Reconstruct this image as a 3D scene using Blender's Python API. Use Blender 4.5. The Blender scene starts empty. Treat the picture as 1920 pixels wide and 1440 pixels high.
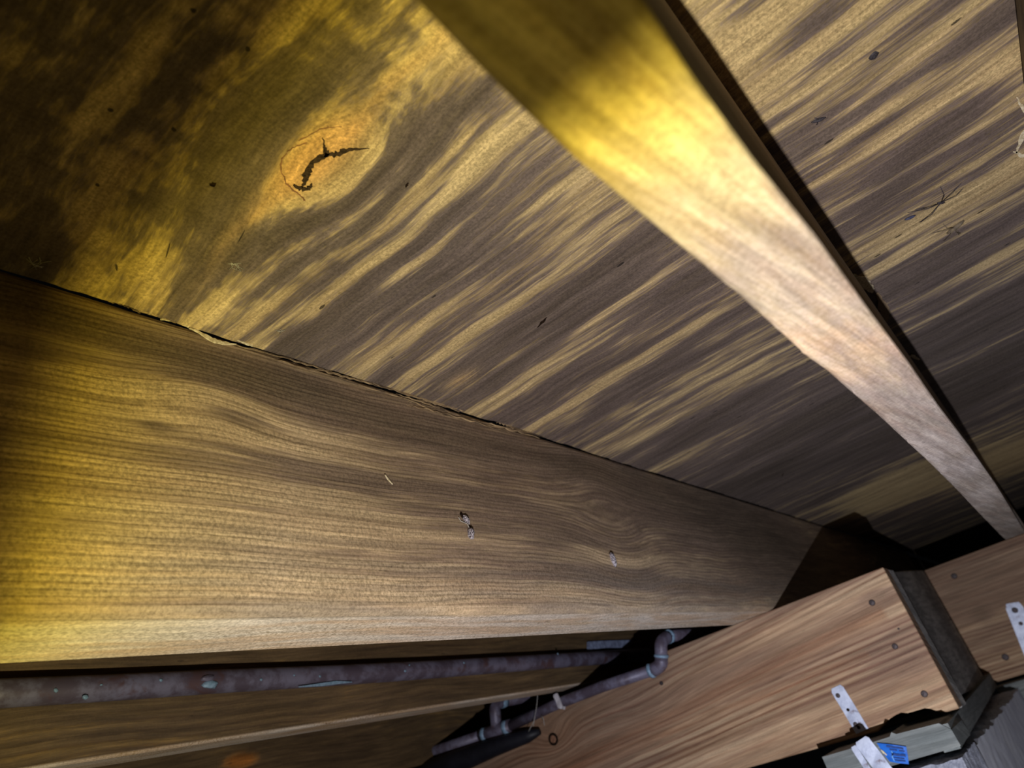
import bpy, math, random
import numpy as np
from mathutils import Vector, Matrix
random.seed(7)
rng = np.random.default_rng(5)
S = bpy.context.scene
COL = S.collection
HC = 0.90          # camera height above the crawl-space ground; all heights below are given relative to the camera
# ------------------------------------------------------------------ camera
R = np.array([[0.60931432, -0.23824807, -0.75628957],
              [-0.74625714, -0.49469986, -0.44539008],
              [-0.26802302, 0.83576905, -0.47922203]])   # camera axes in the building's axes (x along joists, y across, z up)
F = 1325.5
cam = bpy.data.cameras.new('camera'); co = bpy.data.objects.new('camera', cam); COL.objects.link(co)
M = Matrix([list(r) + [0] for r in R.tolist()] + [[0, 0, 0, 1]]); M.translation = Vector((0, 0, HC))
co.matrix_world = M
cam.sensor_width = 36; cam.lens = 36 * F / 1920; cam.clip_start = 0.01; cam.clip_end = 50
cam.dof.use_dof = True; cam.dof.focus_distance = 0.62; cam.dof.aperture_fstop = 8.5
S.camera = co
# ------------------------------------------------------------------ world, light, exposure
w = bpy.data.worlds.new('world'); S.world = w; w.use_nodes = True
w.node_tree.nodes['Background'].inputs[0].default_value = (0.5, 0.55, 0.65, 1)
w.node_tree.nodes['Background'].inputs[1].default_value = 0.0015
vs = S.view_settings; vs.view_transform = 'Standard'; vs.look = 'None'; vs.gamma = 1; vs.use_curve_mapping = False
vs.exposure = 0.0
LIGHT_POS = (0.07, 0.02, -0.262)          # a hand torch held below the camera, shining along the joists
TORCH = 19.5
# ramp over the cosine to the torch axis: yellow rim of the beam, white to bluish centre
TORCH_COL = [(0.00, (0.62, 0.46, 0.04)), (0.05, (0.95, 0.76, 0.10)), (0.10, (1.0, 0.85, 0.26)), (0.17, (1.0, 0.90, 0.52)),
             (0.28, (1.0, 0.94, 0.78)), (0.55, (1.0, 0.94, 0.94)), (0.80, (0.90, 0.92, 1.06)), (1.0, (0.94, 0.94, 1.0))]
TORCH_INT = [(0.0, 0.09), (0.02, 0.30), (0.06, 0.75), (0.11, 1.02), (0.20, 0.98), (0.38, 1.05), (0.63, 1.35), (0.84, 2.4), (0.93, 3.2), (1.0, 3.4)]
IMAX = 4.0
ld = bpy.data.lights.new('torch', 'POINT'); lo = bpy.data.objects.new('torch', ld); COL.objects.link(lo)
lo.location = (LIGHT_POS[0], LIGHT_POS[1], LIGHT_POS[2] + HC)
ld.energy = TORCH; ld.shadow_soft_size = 0.003; ld.use_nodes = True
nt = ld.node_tree; em = nt.nodes['Emission']
tc = nt.nodes.new('ShaderNodeTexCoord'); dt = nt.nodes.new('ShaderNodeVectorMath'); dt.operation = 'DOT_PRODUCT'
ax = Vector((1, 0, -0.13)).normalized(); dt.inputs[1].default_value = ax
nt.links.new(tc.outputs['Normal'], dt.inputs[0])
def ramp(nt, stops, fac):
    r = nt.nodes.new('ShaderNodeValToRGB'); e = r.color_ramp.elements
    while len(e) > 1: e.remove(e[-1])
    for i, (p, c) in enumerate(stops):
        if i == 0: e[0].position = p; el = e[0]
        else: el = e.new(p)
        el.color = (c[0], c[1], c[2], 1) if hasattr(c, '__len__') else (c, c, c, 1)
    nt.links.new(fac, r.inputs[0]); return r.outputs[0]
rc = ramp(nt, TORCH_COL, dt.outputs['Value']); ri = ramp(nt, [(p, v / IMAX) for p, v in TORCH_INT], dt.outputs['Value'])
mu = nt.nodes.new('ShaderNodeMath'); mu.operation = 'MULTIPLY'; mu.inputs[1].default_value = IMAX
nt.links.new(ri, mu.inputs[0]); nt.links.new(rc, em.inputs['Color']); nt.links.new(mu.outputs[0], em.inputs['Strength'])

# ------------------------------------------------------------------ helpers
def ray(px, py):
    return R @ np.array([(px - 960) / F, -(py - 720) / F, -1.0])
def at(px, py, axis, v):                # point on the building plane axis = v seen at a photograph pixel
    r = ray(px, py); return r * (v / r[axis])
def tag(o, label=None, cat=None, group=None, kind=None):
    if label: o['label'] = label
    if cat: o['category'] = cat
    if group: o['group'] = group
    if kind: o['kind'] = kind
    return o
def empty(name, loc, label=None, cat=None, group=None, kind=None):
    o = bpy.data.objects.new(name, None); COL.objects.link(o); o.empty_display_size = 0.02
    o.location = (loc[0], loc[1], loc[2] + HC); return tag(o, label, cat, group, kind)
def mesh(name, V, Fc, mat, parent=None, smooth=False, gc=None, st=None):
    V = np.asarray(V, float)
    c = (V.min(0) + V.max(0)) / 2
    me = bpy.data.meshes.new(name); me.from_pydata((V - c).tolist(), [], [list(map(int, f)) for f in Fc]); me.update()
    if gc is not None:
        a = me.attributes.new('gc', 'FLOAT_VECTOR', 'POINT'); a.data.foreach_set('vector', np.asarray(gc, np.float32).ravel())
    if st is not None:
        a = me.attributes.new('st', 'FLOAT_VECTOR', 'POINT'); a.data.foreach_set('vector', np.asarray(st, np.float32).ravel())
    if smooth: me.shade_smooth()
    if mat: me.materials.append(mat)
    o = bpy.data.objects.new(name, me); COL.objects.link(o)
    wl = Vector((c[0], c[1], c[2] + HC))
    if parent:
        o.parent = parent
        p = parent; off = Vector((0, 0, 0))
        while p: off += p.location; p = p.parent
        o.location = wl - off
    else: o.location = wl
    return o
def grid_box(xs, ys, zs):
    """closed box surface with grid lines at xs, ys, zs -> verts, faces"""
    idx = {}; V = []; Fc = []
    nx, ny, nz = len(xs), len(ys), len(zs)
    def g(i, j, k):
        t = (i, j, k)
        if t not in idx: idx[t] = len(V); V.append((xs[i], ys[j], zs[k]))
        return idx[t]
    for i in range(nx - 1):
        for j in range(ny - 1):
            Fc.append((g(i, j, 0), g(i, j + 1, 0), g(i + 1, j + 1, 0), g(i + 1, j, 0)))
            k = nz - 1; Fc.append((g(i, j, k), g(i + 1, j, k), g(i + 1, j + 1, k), g(i, j + 1, k)))
    for i in range(nx - 1):
        for k in range(nz - 1):
            Fc.append((g(i, 0, k), g(i + 1, 0, k), g(i + 1, 0, k + 1), g(i, 0, k + 1)))
            j = ny - 1; Fc.append((g(i, j, k), g(i, j, k + 1), g(i + 1, j, k + 1), g(i + 1, j, k)))
    for j in range(ny - 1):
        for k in range(nz - 1):
            Fc.append((g(0, j, k), g(0, j, k + 1), g(0, j + 1, k + 1), g(0, j + 1, k)))
            i = nx - 1; Fc.append((g(i, j, k), g(i, j + 1, k), g(i, j + 1, k + 1), g(i, j, k + 1)))
    return np.array(V, float), Fc
def lin(a, b, step, r=0.0):
    n = max(1, int(round((b - a) / step)))
    v = list(np.linspace(a, b, n + 1))
    if r: v = [a, a + r] + [t for t in v[1:-1] if a + r < t < b - r] + [b - r, b]
    return v
def rnd_edges(V, lo, hi, r):
    """pull the arrises of a grid box in so that they catch light as eased edges"""
    V = V.copy(); on = [(np.abs(V[:, a] - lo[a]) < 1e-6).astype(int) - (np.abs(V[:, a] - hi[a]) < 1e-6).astype(int) for a in range(3)]
    cnt = sum(np.abs(o) for o in on)
    m = cnt >= 2
    for a in range(3): V[m, a] += on[a][m] * r * 0.32
    return V
def vnoise(t, seed, n=3):               # smooth 1-D value noise
    out = np.zeros_like(np.asarray(t, float)); rs = np.random.default_rng(seed); tab = rs.uniform(-1, 1, 4096)
    for o in range(n):
        x = np.asarray(t) * 2 ** o + 1000; i = np.floor(x).astype(int); f = x - i; f = f * f * (3 - 2 * f)
        out += (tab[i % 4096] * (1 - f) + tab[(i + 1) % 4096] * f) * 0.5 ** o
    return out
def srgb(r, g, b):
    return tuple(((c / 255) / 12.92 if c / 255 <= 0.04045 else ((c / 255 + 0.055) / 1.055) ** 2.4) for c in (r, g, b))

# ------------------------------------------------------------------ materials
class NT:
    def __init__(s, name):
        s.m = bpy.data.materials.new(name); s.m.use_nodes = True; s.t = s.m.node_tree; s.b = s.t.nodes['Principled BSDF']
    def n(s, t, **k):
        x = s.t.nodes.new(t)
        for a, v in k.items(): setattr(x, a, v)
        return x
    def put(s, sock, v):
        if isinstance(v, bpy.types.NodeSocket): s.t.links.new(v, sock)
        elif v is not None: sock.default_value = v if not (hasattr(v, '__len__') and len(v) == 3 and sock.type == 'RGBA') else (*v, 1)
    def math(s, op, a, b=None, c=None, clamp=False):
        x = s.n('ShaderNodeMath', operation=op, use_clamp=clamp)
        for i, v in enumerate((a, b, c)):
            if v is not None: s.put(x.inputs[i], v)
        return x.outputs[0]
    def mix(s, f, a, b, mode='MIX'):
        x = s.n('ShaderNodeMix', data_type='RGBA', blend_type=mode); s.put(x.inputs[0], f); s.put(x.inputs[6], a); s.put(x.inputs[7], b); return x.outputs[2]
    def attr(s, name): return s.n('ShaderNodeAttribute', attribute_name=name)
    def comb(s, x, y, z):
        c = s.n('ShaderNodeCombineXYZ')
        for i, v in enumerate((x, y, z)): s.put(c.inputs[i], v)
        return c.outputs[0]
    def sep(s, v):
        c = s.n('ShaderNodeSeparateXYZ'); s.put(c.inputs[0], v); return c.outputs
    def noise(s, v, scale, detail=4, rough=0.55, dist=0.0):
        x = s.n('ShaderNodeTexNoise'); s.put(x.inputs['Vector'], v); x.inputs['Scale'].default_value = scale
        x.inputs['Detail'].default_value = detail; x.inputs['Roughness'].default_value = rough; x.inputs['Distortion'].default_value = dist
        return x.outputs[0]
    def step(s, v, a, b):
        x = s.n('ShaderNodeMapRange', interpolation_type='SMOOTHSTEP'); s.put(x.inputs[0], v); x.inputs[1].default_value = a; x.inputs[2].default_value = b; return x.outputs[0]
    def bump(s, h, dist, strength=1.0, prev=None):
        x = s.n('ShaderNodeBump'); x.inputs['Strength'].default_value = strength; x.inputs['Distance'].default_value = dist
        s.put(x.inputs['Height'], h)
        if prev is not None: s.put(x.inputs['Normal'], prev)
        return x.outputs[0]

def wood(name, tan, brown, line, stain, ringf=260., ring_amt=.5, streak=14., stretch=.12, thr=.5, soft=.06, st_amt=.85,
         grit=.25, fleck=.5, orange=(190, 120, 50), rough=.75, bumpd=.0006, stgain=.35, wob=.9, spec=.3, seed=0.0, fibw=.12, hl=.35, nc=1.0):
    t = NT(name)
    g = t.sep(t.attr('gc').outputs['Vector']); a = t.sep(t.attr('st').outputs['Vector'])
    u, v, q = g[0], g[1], g[2]
    ob = t.n('ShaderNodeTexCoord').outputs['Object']
    u = t.math('ADD', u, seed)
    P1 = t.comb(u, t.math('MULTIPLY', v, stretch), q); P1b = t.comb(u, t.math('MULTIPLY', v, stretch * .6), q)
    n1 = t.noise(P1, streak, 8, .66, .12)
    n1b = t.noise(P1b, streak * 4.3, 6, .66, .1)
    P2 = t.comb(u, t.math('MULTIPLY', v, .035), q)
    P2b = t.comb(u, t.math('MULTIPLY', v, .06), q)
    fib = t.noise(P2, 520, 3, .6)
    fib2 = t.noise(P2, 150, 3, .55)
    P3 = t.comb(u, t.math('MULTIPLY', v, .09), q)
    warp = t.noise(P3, 16, 3, .5)
    ph = t.math('ADD', t.math('MULTIPLY', u, ringf * 6.28), t.math('MULTIPLY', t.math('ADD', warp, t.math('MULTIPLY', n1b, .35)), wob * 26))
    ln = t.math('MULTIPLY_ADD', t.math('SINE', ph), .5, .5)
    ln = t.math('POWER', ln, 2.2)
    patch = t.step(t.noise(P1, 22, 3, .5), .35, .65)
    base = t.mix(t.step(n1b, .3, .7), srgb(*tan), srgb(*brown))
    base = t.mix(t.math('MULTIPLY', t.math('MULTIPLY', ln, patch), ring_amt), base, srgb(*line))
    # the stain grows where its mask and the streaky noise agree
    fl = t.math('ADD', t.math('MULTIPLY', n1, .55 * nc), t.math('MULTIPLY', n1b, .33 * nc))
    fl = t.math('ADD', fl, .44 * (1 - nc))
    fib3 = t.noise(P2b, 330, 4, .65)
    fl = t.math('ADD', fl, t.math('MULTIPLY', t.math('ADD', fib2, fib3), fibw))
    fl = t.math('ADD', fl, .12 - fibw)
    fl = t.math('ADD', fl, t.math('MULTIPLY', a[0], stgain))
    gr = t.noise(ob, 420, 5, .75)
    fl = t.math('ADD', fl, t.math('MULTIPLY_ADD', gr, .26, -.13))
    base = t.mix(t.math('MULTIPLY', t.step(fib3, .55, .72), hl), base, tuple(min(1, c * 1.7) for c in srgb(*tan)))
    sm = t.step(fl, thr - soft, thr + soft)
    deep = t.step(fl, thr + soft * .6, thr + soft * 3.2)
    stc = t.mix(t.math('MULTIPLY', deep, .75), srgb(*stain), tuple(c * .34 for c in srgb(*stain)))
    col = t.mix(a[1], base, t.mix(t.step(n1b, .35, .75), srgb(*orange), tuple(c * .5 for c in srgb(*orange))))
    col = t.mix(t.math('MULTIPLY', sm, t.math('MULTIPLY_ADD', a[1], -st_amt * .8, st_amt)), col, stc)
    col = t.mix(t.math('MULTIPLY', a[2], t.step(t.math('ADD', n1b, gr), .68, 1.02)), col, t.mix(t.step(fib2, .35, .65), srgb(236, 222, 204), srgb(190, 166, 140)))
    k = t.math('MULTIPLY_ADD', fib, .9, .55)
    k = t.math('MULTIPLY', k, t.math('MULTIPLY_ADD', t.step(fib2, .25, .75), .5, .78))
    g2 = t.step(gr, .34, .66)
    k = t.math('MULTIPLY', k, t.math('MULTIPLY_ADD', g2, grit * 1.5, 1 - grit * .8))
    kk = t.n('ShaderNodeVectorMath', operation='SCALE'); t.put(kk.inputs[0], col); t.put(kk.inputs['Scale'], k)
    col = kk.outputs[0]
    if fleck:
        vo = t.n('ShaderNodeTexVoronoi'); t.put(vo.inputs['Vector'], t.comb(u, t.math('MULTIPLY', v, .35), q)); vo.inputs['Scale'].default_value = 60
        vc = t.sep(vo.outputs['Color'])[0]
        fm = t.math('MULTIPLY', t.math('LESS_THAN', vo.outputs['Distance'], t.math('MULTIPLY_ADD', gr, .14, .02)), t.math('GREATER_THAN', vc, .78))
        col = t.mix(t.math('MULTIPLY', fm, fleck), col, srgb(32, 28, 26))
    t.put(t.b.inputs['Base Color'], col)
    t.put(t.b.inputs['Roughness'], rough); t.b.inputs['Specular IOR Level'].default_value = spec
    h = t.math('ADD', t.math('MULTIPLY', fib, .5), t.math('MULTIPLY', fib2, .7))
    h = t.math('ADD', h, t.math('MULTIPLY', gr, .35)); h = t.math('SUBTRACT', h, t.math('MULTIPLY', ln, .5 * ring_amt))
    t.put(t.b.inputs['Normal'], t.bump(h, bumpd, .9))
    return t.m
def plain(name, c1, c2, scale=60, rough=.6, metal=0., bumpd=.0003, thr=(.35, .65), rust=None, stretch=(1, 1, 1), spec=.4, grit=False):
    t = NT(name); ob = t.n('ShaderNodeTexCoord').outputs['Object']
    mp = t.n('ShaderNodeMapping'); t.put(mp.inputs[0], ob); mp.inputs['Scale'].default_value = stretch
    n = t.noise(mp.outputs[0], scale, 5, .65)
    col = t.mix(t.step(n, *thr), srgb(*c1), srgb(*c2))
    if rust: col = t.mix(t.step(t.noise(ob, scale * .6, 4, .6, .5), .56, .68), col, srgb(*rust))
    t.put(t.b.inputs['Base Color'], col); t.b.inputs['Roughness'].default_value = rough; t.b.inputs['Metallic'].default_value = metal
    t.b.inputs['Specular IOR Level'].default_value = spec
    t.put(t.b.inputs['Normal'], t.bump(t.noise(ob, 420 if grit else scale * 3, 4, .6), bumpd, .8))
    return t.m

M_ply = wood('stained_plywood', (204, 180, 132), (172, 148, 108), (130, 106, 78), (92, 81, 82), ringf=70, ring_amt=.25, streak=15, stretch=.13,
             thr=.53, soft=.08, st_amt=.9, grit=.42, fleck=.85, orange=(218, 172, 116), bumpd=.0005, fibw=.26, nc=1.35, stgain=.34, wob=.5)
M_joist = wood('weathered_joist', (198, 174, 138), (162, 138, 108), (100, 80, 62), (104, 88, 78), ringf=250, ring_amt=.6, fibw=.26, streak=19, stretch=.07,
               thr=.54, soft=.09, st_amt=.8, grit=.42, fleck=.3, bumpd=.0007, stgain=.38, wob=.6, seed=3.3)
M_dusty = wood('dusty_joist', (196, 182, 160), (172, 150, 122), (146, 118, 92), (142, 132, 134), ringf=75, ring_amt=.55, streak=22, stretch=.2,
               thr=.53, soft=.08, st_amt=.6, grit=.3, fleck=.3, bumpd=.0006, stgain=.34, seed=8.1)
M_old = wood('brown_joist', (150, 126, 80), (112, 92, 60), (76, 58, 38), (78, 66, 54), ringf=110, ring_amt=.6, streak=20, stretch=.14,
             thr=.52, soft=.07, st_amt=.75, grit=.2, fleck=.4, orange=(180, 116, 54), seed=5.7)
M_fir = wood('fir_girder', (188, 160, 128), (164, 130, 98), (112, 70, 46), (112, 86, 74), ringf=95, ring_amt=.95, streak=16, stretch=.06,
             thr=.57, soft=.08, st_amt=.6, grit=.16, fleck=.15, bumpd=.0003, stgain=.3, wob=.55, orange=(146, 98, 66), seed=1.9, rough=.65)
M_greywood = wood('grey_wood', (186, 182, 178), (150, 148, 144), (90, 88, 86), (92, 92, 92), ringf=90, ring_amt=.4, streak=20, stretch=.15,
                  thr=.55, soft=.08, st_amt=.6, grit=.1, fleck=.1, seed=2.2)
M_sill = wood('treated_sill', (132, 136, 134), (112, 118, 116), (90, 96, 94), (96, 102, 104), ringf=30, ring_amt=.25, streak=14, stretch=.3,
              thr=.55, soft=.1, st_amt=.5, grit=.08, fleck=.0, seed=6.2, bumpd=.0002)
M_copper = plain('tarnished_pipe', (88, 78, 90), (118, 114, 132), 34, .5, .15, thr=(.4, .62), rust=(92, 70, 72), spec=.5)
M_solder = plain('solder', (150, 176, 200), (120, 150, 170), 200, .5, .1)
M_strap = plain('galvanised_strap', (206, 214, 234), (176, 184, 206), 60, .45, .25, rust=(120, 104, 110))
M_nail = plain('nail_head', (58, 52, 54), (84, 74, 74), 400, .5, .5)
M_blue = plain('blue_tag', (16, 92, 190), (22, 108, 208), 120, .45, 0.)
M_print = plain('tag_print', (14, 50, 110), (18, 60, 130), 200, .6)
M_tagwhite = plain('tag_white', (110, 170, 220), (130, 190, 230), 200, .6)
M_pale = plain('torn_wood', (238, 226, 196), (190, 174, 136), 300, .8)
M_foam = plain('foam_blob', (236, 228, 210), (210, 200, 180), 300, .8)
M_conc = plain('rough_concrete', (176, 180, 194), (122, 126, 142), 130, .9, 0., .004, thr=(.3, .7), grit=True)
M_smooth = plain('smooth_concrete', (236, 240, 252), (214, 218, 234), 16, .85, 0., .0006)
M_abs = plain('black_plastic', (20, 20, 26), (28, 28, 36), 30, .55, 0.)
M_dark = plain('dark_crack', (22, 16, 12), (44, 32, 24), 400, .95, 0., spec=.05)
M_crack = plain('knot_crack', (74, 60, 48), (40, 32, 26), 500, .95, 0., spec=.05)
M_cocoon = plain('insect_case', (196, 190, 196), (70, 62, 66), 900, .85, thr=(.42, .55))
M_insect = plain('insect_dark', (40, 36, 40), (74, 70, 78), 900, .6)
M_web = plain('cobweb', (190, 186, 176), (150, 146, 140), 300, .8)
M_dirt = plain('crawl_dirt', (70, 60, 50), (44, 38, 32), 14, .95, 0., .01)
M_white = plain('white_plastic', (206, 202, 206), (180, 176, 180), 90, .5)
M_paper = plain('pale_foil', (150, 162, 190), (110, 118, 140), 90, .5)
M_knotwood = plain('knot_wood', (150, 108, 80), (112, 78, 58), 160, .7)

PL, HB = 0.376, 0.145        # underside of the deck, underside of the joists
# ------------------------------------------------------------------ ground (out of frame, below)
gx = np.linspace(-2.5, 6, 40); gy = np.linspace(-3, 4, 36)
V = [(x, y, -HC + .03 * math.sin(3 * x + y) * math.cos(2.3 * y) - .03) for x in gx for y in gy]
Fc = [(i * 36 + j, (i + 1) * 36 + j, (i + 1) * 36 + j + 1, i * 36 + j + 1) for i in range(39) for j in range(35)]
floor = mesh('floor', V, Fc, M_dirt, smooth=True); tag(floor, kind='structure')

# ------------------------------------------------------------------ the plywood deck overhead
KX, KY = 0.238, 0.222        # the big knot
def ply_coord(X, Y):
    dx = X - KX; dy = Y - KY
    dxx = dx + .004 * vnoise(Y * 9, 11)
    near = np.exp(-(dx / .32) ** 2)
    e = .16 + .36 * np.exp(-(np.hypot(dx, dy) / .13) ** 2)
    f = np.sqrt(dxx ** 2 + (e * dy) ** 2 * near)
    return f + .0022 * vnoise(Y * 8 + X * 3, 4)
# stains, plus some painted beam falloff: photograph spot they were read off, reach along the grain, reach across it, strength (+ dark, - clean wood)
PLY_ST = [(250, 130, .09, .05, .5), (120, 480, .02, .01, .9), (210, 545, .03, .006, .6), (60, 470, .03, .01, .7), (330, 150, .04, .015, .5),  # first broad spot mostly paints in the beam's falloff
          (390, 345, .006, .004, .9), (250, 410, .03, .012, .4), (705, 25, .012, .012, .6), (820, 210, .03, .006, .8), (740, 320, .035, .006, .9),
          (700, 385, .035, .007, .7), (620, 450, .08, .010, .6), (560, 640, .10, .016, .7), (700, 560, .06, .010, .5), (430, 440, .05, .02, .4),
          (960, 330, .05, .009, .5), (1000, 460, .10, .012, .9), (1010, 590, .10, .010, .6), (1180, 470, .10, .014, .8), (1290, 540, .10, .03, .9),
          (1130, 690, .12, .016, .8), (930, 720, .06, .010, .8), (1260, 690, .12, .022, .9), (1340, 800, .12, .035, 1.1), (1480, 820, .12, .07, 1.1),
          (1180, 790, .10, .02, .8), (1400, 900, .15, .08, 1.1), (700, 720, .03, .006, .6), (1560, 780, .1, .07, .8), (1640, 860, .1, .10, .5),
          (640, 330, .03, .008, -.5), (500, 240, .05, .02, -.25), (420, 300, .05, .03, .1), (520, 440, .05, .02, .4), (330, 420, .05, .02, .1), (560, 130, .06, .02, .1), (800, 60, .03, .02, -.3), (880, 300, .07, .008, -.8), (860, 420, .09, .007, -.9),
          (760, 510, .06, .006, -.9), (640, 540, .06, .005, -.5), (950, 510, .10, .007, -1.0), (800, 600, .05, .005, -.7), (1070, 400, .06, .006, -.6),
          (1130, 590, .10, .006, -.9), (1250, 610, .10, .006, -.7), (1040, 780, .12, .005, -1.0), (1220, 655, .1, .005, -.9), (700, 660, .06, .008, -.5),
          (200, 400, .06, .03, .1), (230, 520, .05, .015, -.7), (860, 640, .10, .006, -.8),
          (1700, 900, .12, .2, -.9), (1640, 940, .1, .2, -.6), (1290, 470, .08, .006, -.5), (1380, 650, .08, .008, -.4),
          # the bay right of the bottom-lit joist
          (1400, 60, .10, .012, -.8), (1560, 60, .12, .010, -.7), (1480, 180, .1, .012, -.5), (1700, 110, .1, .012, -.8), (1620, 230, .1, .008, -.9),
          (1750, 200, .1, .008, -.5), (1640, 320, .06, .012, -.6), (1540, 20, .03, .01, .5), (1620, 50, .04, .006, .7), (1800, 180, .03, .014, .9),
          (1850, 60, .05, .012, .5), (1520, 270, .04, .02, .5), (1700, 300, .06, .02, .9), (1770, 240, .04, .015, .7), (1600, 400, .08, .02, .5),
          (1680, 350, .06, .012, .8), (1780, 330, .1, .010, -.7), (1830, 360, .1, .016, -.8), (1750, 450, .1, .012, -.5), (1700, 520, .08, .05, .5),
          (1700, 470, .06, .01, -.5), (1850, 600, .1, .06, .6), (1750, 630, .1, .03, .7), (1880, 480, .06, .02, -.4), (1850, 700, .1, .10, 1.0),
          (1800, 740, .1, .12, .9), (1880, 860, .2, .25, -1.2), (1890, 130, .05, .02, -.6), (1900, 330, .05, .02, -.7), (1340, 100, .03, .04, -.4)]
SP = [(at(px, py, 2, PL), a, b, s) for px, py, a, b, s in PLY_ST]
SP = [(float(ply_coord(np.array([p[0]]), np.array([p[1]]))[0]), p[1], a, b, s) for p, a, b, s in SP]
def ply_attrs(V):
    X, Y = V[:, 0], V[:, 1]; f = ply_coord(X, Y)
    st = np.zeros((len(V), 3))
    for fu, fy, a, b, s in SP:
        st[:, 0] += s * np.exp(-(((f - fu) / (b * 1.15)) ** 2 + ((Y - fy) / a) ** 2)) * .62
    st[:, 0] = np.where(st[:, 0] > 0, .62 * np.tanh(st[:, 0] * 1.1), st[:, 0])
    st[:, 0] += np.clip((X - .25) * .20, -.1, .24) - .05
    # resin streak and the halo of the knot
    dx, dy = X - KX, Y - KY
    og = .42 * np.exp(-((dx + .004 - .008 * vnoise(Y * 16, 3)) / (.0055)) ** 2) * np.exp(-(np.abs(dy) / .15) ** 4)
    og += 1.0 * np.exp(-((dx + .003) ** 2 / .017 ** 2 + dy ** 2 / .036 ** 2) ** 1.5)
    og += .5 * np.exp(-((dx + .012) ** 2 / .008 ** 2 + (dy - .03) ** 2 / .05 ** 2))
    og += .4 * np.exp(-((X - .53) ** 2 / .012 ** 2 + (Y - .37) ** 2 / .02 ** 2))
    st[:, 1] = np.clip(og, 0, 1)
    r_ = np.hypot(dx, .55 * dy)
    st[:, 0] += .46 * np.sin(f * 6.283 / .024 + 1.2 * vnoise(Y * 12 + 5, 8)) * np.exp(-(r_ / .10) ** 2) * (1 / (1 + np.exp(-(dx - .012) / .006)))
    st[:, 0] += .14 * vnoise(X * 40 + 300 * Y, 61) * np.exp(-(np.clip(X - .2, 0, 9) / .1) ** 2)
    st[:, 0] -= .5 * st[:, 1]
    gc = np.stack([f, Y * (1 + 2.2 / (1 + np.exp((dx + .015) / .02))), V[:, 2] * .3 + .035 * np.tanh(dx / .06)], 1)
    return gc, st
ceiling = empty('ceiling', (1, .2, PL), kind='structure')
def ply_sheet(x0, x1, y0, y1, stepx=.005, stepy=.006, jag=None):
    xs = list(np.arange(x0, min(x1, 1.2), stepx)) + list(np.arange(max(1.2, x0), x1, .02)) + [x1]
    ys = lin(y0, y1, stepy)
    V, Fc = grid_box(xs, ys, [PL, PL + .018])
    if jag is not None:
        for side, sd, amp in jag:
            m = np.abs(V[:, 1] - (y1 if side > 0 else y0)) < 1e-6
            V[m, 1] += side * amp * vnoise(V[m, 0] * 45, sd)
    V[:, 2] += .0012 * vnoise(V[:, 0] * 3 + V[:, 1] * 5, 9)
    gc, st = ply_attrs(V)
    return mesh('plywood_sheet', V, Fc, M_ply, ceiling, gc=gc, st=st)
sheet_a = ply_sheet(-.5, 4.4, .026, .4186, jag=[(1, 21, .0012)])
sheet_b = ply_sheet(-.5, 4.4, -.196, .0225, jag=[(1, 22, .002)])
ply_sheet(-.5, 4.4, -1.2, -.199, .03, .03)
ply_sheet(-.5, 4.4, .462, 1.6, .03, .03)

# the knot's crack, torn rim and flecks on the deck
def ribbon(name, pts, widths, mat, parent, up=(0, 0, -1), thick=.0008, jitter=.0):
    """a thin jagged strip with thickness following 3-D points; lies in the plane with normal up"""
    P = [np.array(p, float) for p in pts]; n = len(P); up = np.array(up, float); V = []; Fc = []
    for i in range(n):
        d = P[min(i + 1, n - 1)] - P[max(i - 1, 0)]; d /= np.linalg.norm(d) + 1e-9
        s = np.cross(d, up); s /= np.linalg.norm(s) + 1e-9
        wl = widths[i] * (1 + random.uniform(-jitter, jitter)); wr = widths[i] * (1 + random.uniform(-jitter, jitter))
        for a, b in ((wl, 1), (-wr, 1), (-wr, -1), (wl, -1)):
            V.append(P[i] + s * a / 2 + up * thick * b / 2)
    for i in range(n - 1):
        for k in range(4):
            a = i * 4 + k; b = i * 4 + (k + 1) % 4; Fc.append((a, b, b + 4, a + 4))
    Fc += [(3, 2, 1, 0), (n * 4 - 4, n * 4 - 3, n * 4 - 2, n * 4 - 1)]
    return mesh(name, V, Fc, mat, parent)
def plyp(px, py, dz=0): p = at(px, py, 2, PL); p[2] += dz; return p
def dense(pts, widths, per=5, jit=.0006, normal=2):
    P, W = [], []
    for i in range(len(pts) - 1):
        for k in range(per):
            t = k / per; q = pts[i] * (1 - t) + pts[i + 1] * t
            if k: q = q + np.array([random.uniform(-jit, jit) if a != normal else 0 for a in range(3)])
            P.append(q); W.append(widths[i] * (1 - t) + widths[i + 1] * t)
    P.append(pts[-1]); W.append(widths[-1]); return P, W
for px, wd in (([(604, 256), (608, 272), (612, 286), (588, 300), (574, 322), (572, 338), (566, 350)], [.0005, .0012, .0034, .004, .0045, .003, .001]),
               ([(608, 288), (630, 287), (650, 281), (672, 278), (692, 277)], [.003, .0042, .0028, .001, .0004]),
               ([(550, 345), (562, 352), (578, 352), (585, 343)], [.0012, .003, .0026, .0008])):
    P, W = dense([plyp(*q, -.0008) for q in px], wd)
    ribbon('crack', P, W, M_crack, sheet_a, thick=.001, jitter=.5)
for px in ([(528, 300), (527, 318), (535, 340), (548, 354), (562, 364), (572, 375)], [(528, 300), (538, 283), (555, 272), (575, 266)], [(560, 262), (600, 240), (640, 236)]):
    P, W = dense([plyp(*q, -.0007) for q in px], [.0007] * len(px)); ribbon('crack', P, W, M_knotwood, sheet_a, thick=.0008, jitter=.7)
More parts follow.
